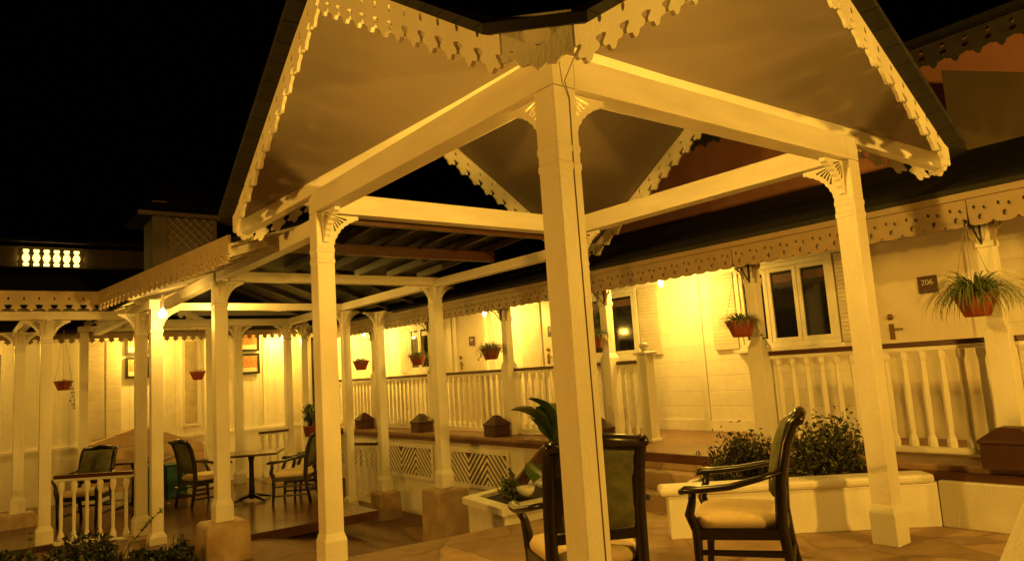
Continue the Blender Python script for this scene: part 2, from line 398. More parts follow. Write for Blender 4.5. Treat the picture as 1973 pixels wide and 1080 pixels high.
# lace fascia in bays
posts_y = [-.03, 2.107, 4.25, 6.38, 8.47, 10.6, 12.75, 14.9]
def lace(L):
    nb = max(2, round(L / .17)); p = L / nb; low = []; holes = []
    for k in range(nb):
        for i in range(7):
            t = PI + PI * i / 6; low.append((k * p + p / 2 + p * .47 * math.cos(t), -.185 + .028 * math.sin(t)))
        c = (k + .5) * p
        holes.append(ell(c, -.150, .018, .022)); holes.append(ell(c - p * .23, -.085, .019, .012, 8, .7)); holes.append(ell(c + p * .2, -.07, .013, .016, 8, -.5))
    return fret_mesh([(0, 0)] + low + [(L, 0)], holes, .018)
def spandrel(w, h):
    out = [(0, 0), (w, 0)] + [(w - (w - .03) * math.sin(PI / 2 * i / 8) ** .8, -(h) * (1 - math.cos(PI / 2 * i / 8)) - .02) for i in range(9)] + [(0, -h - .02)]
    return fret_mesh(out, [ell(w * .22, -h * .22, w * .12, h * .10, 10, .6), ell(w * .52, -h * .13, w * .11, h * .06, 10, .2), ell(w * .16, -h * .56, w * .06, h * .11), ell(w*.36, -h*.36, w*.05, h*.05,8)], .02)
for k in range(len(posts_y) - 1):
    y0, y1 = posts_y[k] + .002, posts_y[k + 1] - .002
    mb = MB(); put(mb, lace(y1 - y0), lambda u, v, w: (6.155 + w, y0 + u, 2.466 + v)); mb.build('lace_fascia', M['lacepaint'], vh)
sp = spandrel(.40, .34)
for y in posts_y:
    mb = MB(); mb.sq(6.45, y, [(VZ, .085), (VZ + 1.0, .085), (VZ + 1.06, .058), (2.1, .058), (2.11, .066), (2.15, .066), (2.16, .058), (2.47, .058)])
    po = mb.build('post', M['white'], vh, .004)
    for s in (-1, 1):
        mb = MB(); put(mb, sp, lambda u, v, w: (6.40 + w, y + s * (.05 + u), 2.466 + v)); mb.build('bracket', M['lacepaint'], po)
# windows
def window(y0, y1, n, x=WX, z0=1.50, z1=2.37, sh=True, parent=vh):
    mb = MB(); f = .055
    mb.box((x - .05, y0 - f, z1), (x - .001, y1 + f, z1 + f)); mb.box((x - .05, y0 - f, z0 - f), (x - .001, y1 + f, z0))
    mb.box((x - .05, y0 - f, z0), (x - .001, y0, z1)); mb.box((x - .05, y1, z0), (x - .001, y1 + f, z1))
    w = (y1 - y0) / n
    fr = mb.build('window_frame', M['white'], parent, .004)
    for k in range(n):
        a, b = y0 + k * w + .003, y0 + (k + 1) * w - .003; s = .05; mb = MB()
        mb.box((x - .04, a, z1 - s), (x - .004, b, z1 - .002)); mb.box((x - .04, a, z0 + .002), (x - .004, b, z0 + s))
        mb.box((x - .04, a, z0 + s), (x - .004, a + s, z1 - s)); mb.box((x - .04, b - s, z0 + s), (x - .004, b, z1 - s))
        mb.build('sash', M['white'], fr, .003)
        MB().box((x - .018, a + s, z0 + s), (x - .010, b - s, z1 - s)).build('pane', M['glass_dark'], fr)
        MB().box((x - .024, a + s + .002, z1 - s - .13), (x - .0185, b - s - .002, z1 - s - .035)).build('blind', M['brown'], fr)
    MB().box((x - .10, y0 - .12, z0 - f - .045), (x - .001, y1 + .12, z0 - f - .002)).build('sill', M['white'], fr, .005)
    if sh:
        for a, b in ((y0 - .44, y0 - .075), (y1 + .075, y1 + .44)):
            MB().box((x - .045, a, z0 - .04), (x - .0015, b, z1 + .04)).build('shutter', M['shutter'], fr, .004)
for y0, y1, n in WIN: window(y0, y1, n)
# doors with room signs
def room_sign(t, y, z, x, text):
    s = MB().box((x - .016, y - .09, z - .085), (x - .001, y + .09, z + .085)).build('door_sign', M['sign'], t, .003)
    cu = bpy.data.curves.new('txt', 'FONT'); cu.body = text; cu.size = .075; cu.extrude = .002; cu.align_x = 'CENTER'; cu.align_y = 'CENTER'
    ob = bpy.data.objects.new('txt', cu); C.objects.link(ob); bpy.context.view_layer.update()
    me = bpy.data.meshes.new_from_object(ob.evaluated_get(bpy.context.evaluated_depsgraph_get())); bpy.data.objects.remove(ob)
    mb = MB(); mb.add([(x - .0185 - v.co.z, y - v.co.x * 1.0, z + .02 + v.co.y) for v in me.vertices], [tuple(p.vertices) for p in me.polygons]); mb.build('lettering', M['letter'], s)
for (y0, y1), txt in zip(DOOR, ('206', '205', '204')):
    d = MB().box((WX - .022, y0, VZ + .01), (WX - .0012, y1, 2.45)).build('door', M['door'], vh, .004)
    mb = MB(); mb.box((WX - .045, y0 - .09, VZ), (WX - .001, y0 - .004, 2.455)); mb.box((WX - .045, y1 + .004, VZ), (WX - .001, y1 + .09, 2.455)); mb.box((WX - .045, y0 - .004, 2.452), (WX - .001, y1 + .004, 2.469)); mb.build('door_frame', M['white'], d)
    mb = MB(); hy = y1 - .13
    mb.lathe((0, 0, 0), [(0, .03), (.02, .032), (.03, .02)], 10)
    mb.v = [Vector((WX - .022 - v.z, hy + v.x, 1.67 + v.y)) for v in mb.v]
    mb.box((WX - .03, hy - .025, 1.44), (WX - .0225, hy + .025, 1.60)); mb.bar((WX - .06, hy, 1.545), (WX - .06, hy - .12, 1.54), .014, .018); mb.bar((WX - .03, hy, 1.545), (WX - .061, hy, 1.545), .014, .014)
    mb.build('handle', M['brass'], d)
    room_sign(d, (y0 + y1) / 2 - (.08 if y1 - y0 > .6 else .06), 1.955, WX - .022, txt)
MB().box((WX - .05, 9.03, VZ + .15), (WX - .0015, 9.52, 2.42)).build('shutter', M['shutter'], vh)
# brown pier blocks at the foot of each post line
for y, s in zip([posts_y[1]] + posts_y[3:], (1.25, 1, 1, 1, 1, 1)):
    h = .135 * s; x = 6.16; mb = MB(); mb.sq(x, y, [(.41 + .045, h), (.60 + .06 * (s - 1), h), (.605, h + .012), (.625, h + .012), (.70 + .05 * s, .03)]) if s == 1 else mb.sq(x - .06, y - .1, [(.452, h), (.63, h), (.635, h + .012), (.655, h + .012), (.74, h * .45), (.741, h * .4)])
    mb.build('pier_block', M['pier'], vh, .006)
# chevron lattice panels in the base wall
for (y0, y1) in ((8.15, 9.58), (10.18, 11.68), (12.2, 13.7)):
    z0, z1 = -.25, .20; x = 6.075
    fr = MB(); t = .06
    fr.box((x - .02, y0 - t, z1), (x + .004, y1 + t, z1 + t)); fr.box((x - .02, y0 - t, z0 - t), (x + .004, y1 + t, z0)); fr.box((x - .02, y0 - t, z0), (x + .004, y0, z1)); fr.box((x - .02, y1, z0), (x + .004, y1 + t, z1))
    f = fr.build('lattice_frame', M['white'], vh)
    MB().box((x - .002, y0, z0), (x + .003, y1, z1)).build('lattice_backing', M['brown'], f)
    mb = MB(); W = y1 - y0; H = z1 - z0; per = .105; sw = .052
    for half_ in (0, 1, 2):
        a0 = W * half_ / 3; wseg = W / 3; sgn = 1 if half_ % 2 == 0 else -1
        k = -H
        while k < wseg:
            # 45-degree slat clipped to the cell
            pts = []
            for c in (k, k + sw):
                lo = max(0, c); hi = min(wseg, c + H)
                if hi > lo: pts.append((lo, lo - c, hi, hi - c))
            if len(pts) == 2:
                (l0, lz0, h0, hz0), (l1, lz1, h1, hz1) = pts
                q = [(l0, lz0), (h0, hz0), (h1, hz1), (l1, lz1)]
                if sgn < 0: q = [(wseg - a, b) for a, b in q][::-1]
                mb.prism([(a0 + a, b) for a, b in q], .012, (x - .010, y0, z0), (0, 1, 0), (0, 0, 1))
            k += per
    mb.build('lattice_slats', M['white'], f)
# veranda lamps
for y, lab in ((5.9, 'glowing veranda ceiling lamp between the steps and the wide window'), (9.75, 'glowing veranda ceiling lamp between the middle doors'), (14.3, 'glowing veranda ceiling lamp near the far end of the veranda')):
    lantern('veranda_lamp', lab, 'lamp', (6.98, y, 2.468), 66 if y < 6 else 78, (1, .60, .085), .032, 'veranda ceiling lamps')

# balustrades along the veranda
def baluster_mesh():
    mb = MB(); mb.lathe((0, 0, 0), [(0, .045), (.05, .045), (.06, .036), (.12, .024), (.35, .030), (.62, .025), (.78, .038), (.80, .045), (.86, .045)], 8, False)
    return mb
bal_me = None
def balustrade(a, b, zb, zt, label, group, spacing=.155, mode=0, flare=1.0):
    a = Vector((*a, 0)); b = Vector((*b, 0)); L = (b - a).length; d = (b - a).normalized(); mid = (a + b) / 2
    t = thing('balustrade', label, 'railing', (mid.x, mid.y, zb), group)
    up = Vector((0, 0, 1))
    MB().bar(a + up * (zt - .02), b + up * (zt - .02), .075, .045).build('handrail', M['rail'], t, .006)
    MB().bar(a + up * (zt - .06), b + up * (zt - .06), .05, .03).build('top_rail', M['white'], t)
    MB().bar(a + up * (zb + .045), b + up * (zb + .045), .07, .05).build('bottom_rail', M['white'], t, .004)
    n = max(2, round(L / spacing)); H = zt - .078 - (zb + .072); first = None
    for k in range(n):
        p = a + d * (L * (k + .5) / n)
        if first is None:
            mb = MB(); s = flare
            if mode == 0: prof = [(0, .040), (.05, .040), (.10, .025), (H * .5, .029), (H - .09, .023), (H - .05, .036), (H, .036)]
            else: prof = [(0, .040), (.05, .040), (.09, .028), (.13, .019), (H * .5, .023), (H - .15, .018), (H - .10, .036), (H - .05, .040), (H, .028)]
            mb.lathe((0, 0, 0), prof, 8, mode == 1); first = mb.build('baluster', M['white'], t, off=(0, 0, 0)); o = first
        else:
            o = first.copy(); C.objects.link(o)
        o.parent = t; o.location = p + up * (zb + .072) - Vector((mid.x, mid.y, zb))
    return t
G = 'veranda balustrades'
balustrade((6.5, .06), (6.5, 2.02), VZ, 1.40, 'balustrade at the right picture edge past the big hanging basket', G)
balustrade((6.5, 2.20), (6.5, 4.16), VZ, 1.40, 'balustrade in front of the near numbered door, behind the planter', G)
balustrade((6.5, 5.87), (6.5, 6.29), VZ, 1.40, 'shortest balustrade between the capped newel and the next post', G)
balustrade((6.5, 6.47), (6.5, 8.38), VZ, 1.40, 'balustrade behind the big-leaved plant', G)
balustrade((6.5, 8.56), (6.5, 10.51), VZ, 1.40, 'balustrade above the nearer chevron lattice panel', G)
balustrade((6.5, 10.69), (6.5, 12.66), VZ, 1.40, 'balustrade above the farther chevron lattice panel', G)
balustrade((6.5, 12.84), (6.5, 14.81), VZ, 1.40, 'farthest balustrade at the end of the veranda', G)
t = thing('newel_post', 'white newel post with a ball cap at the top of the steps', 'post', (6.45, 5.80, VZ))
MB().sq(6.45, 5.80, [(VZ + .001, .085), (VZ + .03, .085), (VZ + .04, .072), (1.46, .072)]).build('shaft', M['white'], t, .005)
MB().sq(6.45, 5.80, [(1.461, .10), (1.485, .105), (1.50, .09)]).build('cap', M['white'], t, .004)
MB().lathe((6.45, 5.80, 1.50), [(0, .03), (.02, .025), (.035, .045), (.06, .058), (.085, .05), (.105, .02)], 14).build('ball', M['white'], t)

# hanging baskets
def blades(mb, c, n, L, w, spread, droop, seed):
    r = random.Random(seed)
    for i in range(n):
        a = r.uniform(0, 2 * PI); l = L * r.uniform(.6, 1.15); el = r.uniform(.35, 1.35); d = Vector((math.cos(a), math.sin(a), 0)); side = Vector((-d.y, d.x, 0))
        p = Vector(c) + d * r.uniform(0, spread); vs = []; k = 6; ang = el; st = l / k
        for j in range(k + 1):
            ww = w * (1 - (j / k) ** 1.6) * (.6 + .4 * min(1, j / 1.5)) + .0006
            vs += [p - side * ww / 2, p + side * ww / 2]; p = p + (d * math.cos(ang) + Vector((0, 0, math.sin(ang)))) * st; ang -= droop * r.uniform(.7, 1.2)
        mb.add(vs, [(2 * j, 2 * j + 1, 2 * j + 3, 2 * j + 2) for j in range(k)], True)
    return mb
def trailers(mb, c, n, L, seed, leaf=.02):
    r = random.Random(seed)
    for i in range(n):
        a = r.uniform(0, 2 * PI); p = Vector(c) + Vector((math.cos(a), math.sin(a), 0)) * .13; pts = [p]
        for j in range(7):
            p = p + Vector((r.uniform(-.02, .02) + .012 * math.cos(a), r.uniform(-.02, .02) + .012 * math.sin(a), -L / 7)); pts.append(p)
            for q in range(3):
                leaf_quad(mb, p, leaf * r.uniform(.7, 1.3), r)
        mb.tube(pts, .002, 4)
def leaf_quad(mb, p, s, r):
    n = Vector((r.gauss(0, 1), r.gauss(0, 1), r.gauss(0, .7))).normalized(); t = n.orthogonal().normalized(); b = n.cross(t)
    a = r.uniform(0, 2 * PI); t, b = t * math.cos(a) + b * math.sin(a), b * math.cos(a) - t * math.sin(a)
    p = Vector(p) + n * s * .3
    mb.add([p - t * s, p + b * s * .42 + n * s * .12, p + t * s, p - b * s * .42 + n * s * .12], [(0, 1, 2, 3)], True)
def basket(loc, label, seed, L=.24, pot_r=.15, nb=120, trail=0, arm=(.18, 0), ztop=2.30, group='hanging baskets along the veranda', trailL=.3, bm='leaf_pale'):
    x, y, z = loc; t = thing('hanging_basket', label, 'hanging plant', (x, y, z), group)
    MB().lathe((x, y, z), [(0, pot_r * .55), (.01, pot_r * .62), (pot_r * .95, pot_r * .98), (pot_r * 1.0, pot_r * 1.06), (pot_r * 1.12, pot_r * 1.06), (pot_r * 1.12, pot_r * .9), (pot_r * 1.0, pot_r * .88)], 8, False).build('pot', M['terra'], t)
    mb = blades(MB(), (x, y, z + pot_r), nb, L, .013, pot_r * .6, .42, seed)
    if trail: trailers(mb, (x, y, z + pot_r * 1.05), trail, trailL, seed + 1)
    mb.build('foliage', M[bm], t)
    mb = MB()
    for k in range(3):
        a = 2 * PI * k / 3 + .4; mb.tube([(x + pot_r * math.cos(a), y + pot_r * math.sin(a), z + pot_r * 1.1), (x, y, ztop)], .0022, 4)
    mb.build('chain', M['cable'], t)
    if arm:
        mb = MB(); ax, ay = arm
        mb.bar((x - .02, y, ztop + .01), (x + ax, y + ay, ztop + .01), .012, .016); mb.bar((x + ax, y + ay, ztop + .03), (x + ax, y + ay, ztop - .16), .03, .014, (0, 1, 0))
        mb.tube([(x + .02, y, ztop), (x + ax * .5, y + ay * .5, ztop - .035), (x + ax * .8, y + ay, ztop - .12), (x + ax, y + ay, ztop - .15)], .007, 5)
        mb.tube([(x, y, ztop + .01), (x - .012, y, ztop - .02), (x, y, ztop - .035)], .005, 5)
        mb.build('wall_bracket', M['iron'], t)
    return t
basket((6.10, 2.12, 1.56), 'largest hanging basket with long arching leaves at the right edge', 3, .42, .155, 420, 0, (.29, 0), 2.29)
basket((6.16, 4.235, 1.56), 'red hanging basket in front of the wide dark window with a dangling vine', 5, .21, .15, 240, 1, (.23, 0), 2.27, trailL=.26)
basket((6.16, 6.33, 1.58), 'hanging basket just right of the nearest pavilion post', 8, .25, .14, 240, 0, (.23, 0), 2.27)
basket((6.16, 8.50, 1.55), 'bushy hanging basket between the two middle door signs', 11, .28, .15, 260, 2, (.23, 0), 2.27, trailL=.15)
basket((6.16, 10.62, 1.56), 'hanging basket in front of the far small-paned window', 14, .21, .15, 200, 1, (.23, 0), 2.27, trailL=.3)
basket((6.16, 12.80, 1.56), 'farthest veranda hanging basket with short leaves', 17, .18, .16, 160, 0, (.23, 0), 2.27)

# ---------------------------------------------------------------- planters and plants
t = thing('garden_planter', 'low white masonry planter wall with a rounded coping beside the right chair', 'planter', (5.3, 3.2, 0))
a, b, c = Vector((4.42, 3.86, 0)), Vector((5.93, 2.50, 0)), Vector((6.0, .3, 0))
d = (b - a).normalized(); nr = Vector((-d.y, d.x, 0))
if nr.x < 0: nr = -nr
mb = MB(); w = .16
a2 = a + nr * w; b2 = b + Vector((w, .05, 0)); c2 = c + Vector((w, 0, 0)); a3 = Vector((5.17, 4.2, 0))
# outer shell, with the end return towards the steps
mb.prism([(a.x, a.y), (b.x, b.y), (b2.x, b2.y), (a2.x, a2.y)], .33, (0, 0, .165), (1, 0, 0), (0, 1, 0))
mb.prism([(b.x + .001, b.y - .002), (c.x, c.y), (c.x + .05, c.y), (b.x + .08, b.y - .002)], .343, (0, 0, .1715), (1, 0, 0), (0, 1, 0))
mb.prism([(a.x + .05, a.y + .003), (a2.x, a2.y + .003), (5.28, 4.19), (5.12, 4.19)], .33, (0, 0, .165), (1, 0, 0), (0, 1, 0))
mb.build('planter_wall', M['white'], t, .01)
mb = MB(); up = Vector((0, 0, .365)); n2 = nr * .08
mb.bar(a + n2 - d * .06 + up, b + n2 + d * -.02 + up, .22, .07); co = mb.build('coping', M['white'], t, .025)
mb = MB(); mb.prism([(a2.x + .05, a2.y - .02), (6.02, 2.63), (6.05, 4.18), (5.29, 4.18)], .2, (0, 0, .2), (1, 0, 0), (0, 1, 0)); mb.build('soil', M['soil'], t)

def shrub(name, label, c, rx, ry, h, n, leaf, m, seed, stems=7, group=None, cat='shrub', bias=1.0):
    r = random.Random(seed); t = thing(name, label, cat, c, group)
    st = MB(); fo = MB()
    tips = []
    for i in range(stems):
        a = r.uniform(0, 2 * PI); q = r.uniform(.2, 1); tip = Vector((c[0] + rx * q * math.cos(a), c[1] + ry * q * math.sin(a), c[2] + h * r.uniform(.55, 1.0) * (1.15 - .4 * q)))
        b0 = Vector((c[0] + rx * .2 * math.cos(a), c[1] + ry * .2 * math.sin(a), c[2])); mid = (b0 + tip) / 2 + Vector((r.uniform(-.05, .05), r.uniform(-.05, .05), h * .1))
        st.tube([b0, mid, tip], [.010, .007, .003], 5); tips.append((b0, mid, tip))
    for i in range(n):
        b0, mid, tip = r.choice(tips); u = r.uniform(.15, 1) ** .7; p = (b0 * (1 - u) ** 2 + mid * 2 * u * (1 - u) + tip * u * u)
        s = min(rx, h) * .24; p = p + Vector((r.gauss(0, s), r.gauss(0, s), r.gauss(0, s * .8)))
        if p.z < c[2] + .01: p.z = c[2] + r.uniform(.01, .08)
        leaf_quad(fo, p, leaf * r.uniform(.6, 1.3), r)
    st.build('stem', M['stem'], t); fo.build('foliage', M[m], t); return t
shrub('garden_shrub', 'dark leafy shrub behind the right chair in the white planter', (5.72, 3.28, .31), .36, .40, .47, 2700, .023, 'leaf_dark', 21, 14)
shrub('garden_shrub', 'lower dark shrub left of the right chair back in the planter', (5.66, 4.02, .31), .32, .24, .34, 2300, .021, 'leaf_red', 22, 9)
shrub('garden_shrub', 'sparse knee-high sprig near the planter end by the steps', (5.30, 4.02, .31), .22, .15, .18, 700, .018, 'leaf_red', 24, 6)

# stone plinths and the small planter in the sunken court
def plinth(x, y, z0, z1, h0, h1, label):
    mb = MB(); mb.sq(x, y, [(z0, h0), (z1 - .03, h1), (z1, h1 - .03)]); return tag(mb.build('stone_plinth', M['plinth'], bevel=.015), label, 'plinth', 'stone plinths under the walkway posts')
plinth(CX, CY + 2 * B, -.55, -.06, .25, .225, 'brown stone plinth under the slim post left of the bright white pavilion post')
plinth(CX + A, CY + 2 * B, -1.0, -.13, .25, .23, 'tallest stone plinth, in the middle below the dark glass roof')
plinth(5.26, 11.5, -1.05, -.78, .24, .22, 'low stone plinth right of the bright white pavilion post')
plinth(5.62, 10.95, -1.0, -.45, .2, .18, 'stone plinth beside the short railing, left of the tallest plinth')
plinth(.72, 13.0, -.45, -.22, .30, .22, 'stone plinth at the left edge behind the hedge')
plinth(1.86, 10.28, -.55, -.36, .17, .15, 'squat stone plinth under the slimmer of two neighbouring left posts')

t = thing('stone_planter', 'small white planter box with dark soil beside the near chair', 'planter', (4.95, 6.9, -.7))
pl = [(4.31, 5.88), (5.25, 5.9), (5.65, 7.0), (4.45, 6.75)]
cxp = sum(p[0] for p in pl) / 4; cyp = sum(p[1] for p in pl) / 4
mb = MB(); mb.prism(pl, .80, (0, 0, -.43), (1, 0, 0), (0, 1, 0)); mb.build('planter_wall', M['white'], t, .02)
ring = lambda s: [(cxp + (p[0] - cxp) * s, cyp + (p[1] - cyp) * s) for p in pl]
vf = fret_mesh(ring(1.10), [ring(.80)], .07); mb = MB(); put(mb, vf, lambda u, v, w: (u, v, .006 + w)); mb.build('coping', M['white'], t, .012)
mb = MB(); mb.prism(ring(.80), .04, (0, 0, -.02), (1, 0, 0), (0, 1, 0)); mb.build('soil', M['soil'], t)

def big_leaf(mb, base, dirv, L, W, lift, seed):
    r = random.Random(seed); d = Vector(dirv).normalized(); side = Vector((-d.y, d.x, 0)).normalized(); p = Vector(base); ang = lift; k = 10; vs = []
    for j in range(k + 1):
        u = j / k; ww = W * math.sin(PI * min(1, .08 + u * .95)) ** .7 * (1 + .08 * math.sin(j * 2.3 + seed)); up = Vector((0, 0, 1)) * math.cos(ang) - d * math.sin(ang)
        vs += [p - side * ww + up * ww * .35, p, p + side * ww + up * ww * .35]
        p = p + (d * math.cos(ang) + Vector((0, 0, math.sin(ang)))) * L / k; ang -= .12
    fs = []
    for j in range(k): a = 3 * j; fs += [(a, a + 1, a + 4, a + 3), (a + 1, a + 2, a + 5, a + 4)]
    mb.add(vs, fs, True)
t = thing('banana_plant', 'big-leaved green plant showing above the near chair back', 'plant', (5.42, 6.26, .0))
mb = MB(); mb2 = MB()
for i, (dx, dy, L, W, lift, bz) in enumerate([(-.75, .55, .52, .14, 1.2, .42), (.35, -.5, .5, .15, 1.25, .35), (-.3, -.2, .42, .13, 1.35, .35), (.6, .3, .5, .15, 1.0, .35), (-.1, .6, .45, .13, 1.2, .35), (.1, -.8, .45, .14, .95, .3), (-.35, .25, .45, .12, 1.45, .5), (.15, .2, .42, .13, 1.4, .45), (-.9, -.2, .4, .12, .4, .05), (.3, -.9, .5, .13, .7, .2)]):
    b0 = Vector((5.42, 6.26, .02)); b1 = b0 + Vector((dx * .12, dy * .12, bz + .16)); mb2.tube([b0, (b0 + b1) / 2, b1], [.022, .018, .012], 6); big_leaf(mb, b1, (dx, dy, 0), L * 1.1, W * 1.9, lift, i)
mb.build('leaves', M['leaf_big'], t); mb2.build('stem', M['stem'], t)
shrub('garden_plant', 'small green plant in the soil of the little white planter box', (4.72, 6.35, .0), .14, .14, .25, 260, .035, 'leaf', 31, 6, cat='plant')
shrub('garden_plant', 'single thin sapling against the chevron lattice', (4.95, 6.62, .0), .05, .06, .36, 60, .03, 'leaf', 32, 2, cat='plant')
mb = MB(); mb.lathe((4.78, 6.12, .055), [(0, .05), (.05, .09), (.10, .10), (.10, .085), (.06, .07)], 14); tag(mb.build('white_bowl', M['white']), 'white bowl glimpsed left of the near chair back', 'bowl')
mb = MB(); mb.prism([(0, 0), (.75, .52), (.82, .42), (.1, -.12)], .05, (4.75, 6.5, .02), (.80, -.1, 0), (0, 0, 1)); tag(mb.build('leaning_plank', M['brown']), 'reddish plank leaning over the little white planter', 'plank')
# hedge at the lower left
r = random.Random(5)
def hedge(name, label, x0, x1, y0, y1, zb, zt, n, seed):
    r = random.Random(seed); t = thing(name, label, 'hedge', ((x0 + x1) / 2, (y0 + y1) / 2, zb)); fo = MB(); st = MB()
    for i in range(26):
        x = r.uniform(x0, x1); y = r.uniform(y0, y1); st.tube([(x, y, zb), (x + r.uniform(-.08, .08), y + r.uniform(-.08, .08), zb + (zt - zb) * r.uniform(.6, .95))], [.010, .003], 4)
    for i in range(n):
        x = r.uniform(x0, x1); y = r.uniform(y0, y1); top = zb + (zt - zb) * (.75 + .25 * math.sin(x * 5.3 + seed) * math.cos(y * 4.1)) ; leaf_quad(fo, (x, y, zb + (top - zb) * r.uniform(.1, 1) ** .6), .035 * r.uniform(.6, 1.3), r)
    st.build('stem', M['stem'], t); fo.build('foliage', M['hedge'], t)
hedge('clipped_hedge', 'dark clipped hedge along the bottom left corner', -.9, 1.15, 6.7, 7.6, -.5, .26, 11000, 3)
hedge('clipped_hedge', 'low hedge at the foot of the brown plinth on the left', 1.2, 1.75, 7.0, 7.6, -.5, .10, 3200, 4)
def sprig(label, p0, p1, seed, n=26):
    r = random.Random(seed); t = thing('wild_sprig', label, 'plant', p0); p0 = Vector(p0); p1 = Vector(p1); pts = [p0 + (p1 - p0) * k / 6 + Vector((r.uniform(-.03, .03), r.uniform(-.03, .03), .05 * math.sin(k))) for k in range(7)]
    MB().tube(pts, [.006 - .0007 * k for k in range(7)], 5).build('stem', M['stem'], t); mb = MB()
    for i in range(n):
        k = r.uniform(1, 6); a = pts[int(k)]; b = pts[min(6, int(k) + 1)]; leaf_quad(mb, a + (b - a) * (k - int(k)), .028 * r.uniform(.7, 1.3), r)
    mb.build('foliage', M['leaf'], t)
sprig('thin leafy twig leaning across the short left railing', (1.05, 7.3, -.2), (1.62, 7.35, .55), 1)
sprig('upright twig with small leaves at the foot of the leftmost thick post', (.42, 7.2, -.2), (.50, 7.3, .32), 2, 40)

# ---------------------------------------------------------------- armchairs and tables
def armchair(label, group):
    t = thing('armchair', label, 'armchair', (0, 0, 0), group)          # faces +y
    hw, fw = .235, .275
    legs = [(-fw, .24, 1), (fw, .24, 1)]
    for x, y, f in legs:                                                  # turned-out front leg running up into the arm post
        s = 1 if x > 0 else -1
        pts = [(x * .96, y + .02, 0), (x * .98, y + .005, .2), (x, y, .40), (x * 1.02, y + .035, .50), (x * 1.08, y + .01, .58), (x * 1.2, y + .0, .645)]
        MB().tube(pts, [.019, .024, .031, .030, .024, .022], 8).build('leg', M['chairwood'], t)
    for s in (-1, 1):
        pts = [(s * hw, -.30, 0), (s * hw, -.255, .25), (s * hw, -.235, .45), (s * hw, -.25, .70), (s * hw, -.30, .92), (s * hw, -.345, 1.03), (s * hw, -.385, 1.065), (s * hw, -.41, 1.05)]
        MB().tube(pts, [.023, .028, .034, .034, .033, .034, .034, .026], 8).build('leg', M['chairwood'], t)
    mb = MB()
    mb.bar((-fw, .24, .385), (fw, .24, .385), .05, .07); mb.bar((-hw, -.235, .385), (hw, -.235, .385), .05, .07)
    for s in (-1, 1): mb.bar((s * hw, -.225, .385), (s * fw, .23, .385), .045, .07)
    mb.build('seat_rail', M['chairwood'], t, .006)
    mb = MB()
    for s in (-1, 1): mb.bar((s * hw, -.26, .27), (s * fw * .98, .23, .27), .025, .03); mb.bar((s * hw, -.28, .13), (s * fw * .97, .23, .12), .025, .03)
    mb.bar((-hw, -.27, .20), (hw, -.27, .20), .025, .03)
    mb.build('stretcher', M['chairwood'], t, .004)
    rings = []
    for z, sc_ in ((.405, .96), (.425, 1.03), (.455, 1.04), (.485, .98), (.502, .80), (.508, .45)):
        rg = []
        for i in range(32):
            a = 2 * PI * i / 32; ca, sa = math.cos(a), math.sin(a); k = (abs(ca) ** 6 + abs(sa) ** 6) ** (-1 / 6)
            yy = sa * k * .255 * sc_; xx = ca * k * (.255 + .035 * (yy / .25)) * sc_; rg.append((xx, yy + .01, z))
        rings.append(rg)
    MB().loft(rings, True).build('seat', M['fabric'], t)
    for s in (-1, 1):
        pts = [(s * (hw + .01), -.262, .755), (s * (hw + .075), -.14, .722), (s * (fw + .085), .02, .685), (s * (fw + .085), .18, .668), (s * (fw + .075), .275, .664), (s * (fw + .07), .31, .648)]
        MB().tube(pts, [.022, .026, .030, .033, .036, .024], 8, flat=.72).build('armrest', M['chairwood'], t)
    # back: frame rails and padded panel following the curve of the stiles
    curve = [(-.235, .47), (-.243, .60), (-.262, .76), (-.295, .90), (-.335, 1.0)]
    mb = MB(); mb.bar((-hw, -.242, .565), (hw, -.242, .565), .045, .05); mb.build('back_rail', M['chairwood'], t)
    mb = MB(); mb.tube([(-hw - .015, -.385, 1.055), (0, -.392, 1.085), (hw + .015, -.385, 1.055)], [.030, .038, .030], 8); mb.build('crest_rail', M['chairwood'], t)
    mb = MB(); vs = []; cur = [(-.247, .60), (-.258, .72), (-.285, .86), (-.325, .97), (-.362, 1.045)]
    rings = []
    for y, z in cur: rings.append([(-hw + .028, y - .012, z), (0, y - .018, z), (hw - .028, y - .012, z), (hw - .02, y + .045, z), (0, y + .080, z), (-hw + .02, y + .045, z)])
    mb.loft(rings, True); mb.build('back_pad', M['backfabric'], t)
    return t
G = 'dark wooden armchairs with padded seats'
ch = armchair('dark armchair turned away from us behind the nearest post', G)
def place(o, x, y, z, az): o.location = (x, y, z); o.rotation_euler = (0, 0, -az); o.scale = (1, 1, .945)
def more(label, x, y, z, azdeg):
    o = copy_tree(ch); o['label'] = label; place(o, x, y, z, math.radians(azdeg)); return o
place(ch, 2.70, 2.955, 0, math.radians(30))
more('dark armchair in side view facing left beside the white planter wall', 3.84, 2.77, 0, -30)
more('dark armchair at the left end of the deck table, half hidden by a post', 3.10, 12.3, DZ, 75)
more('dark armchair at the right end of the deck table, facing left', 4.18, 11.15, DZ, -52)
more('dark armchair tucked against the tall bright pavilion post, behind the deck table', 4.62, 11.5, DZ, -60)
more('dark armchair behind the short railing at far left', 1.52, 12.35, DZ, 215)
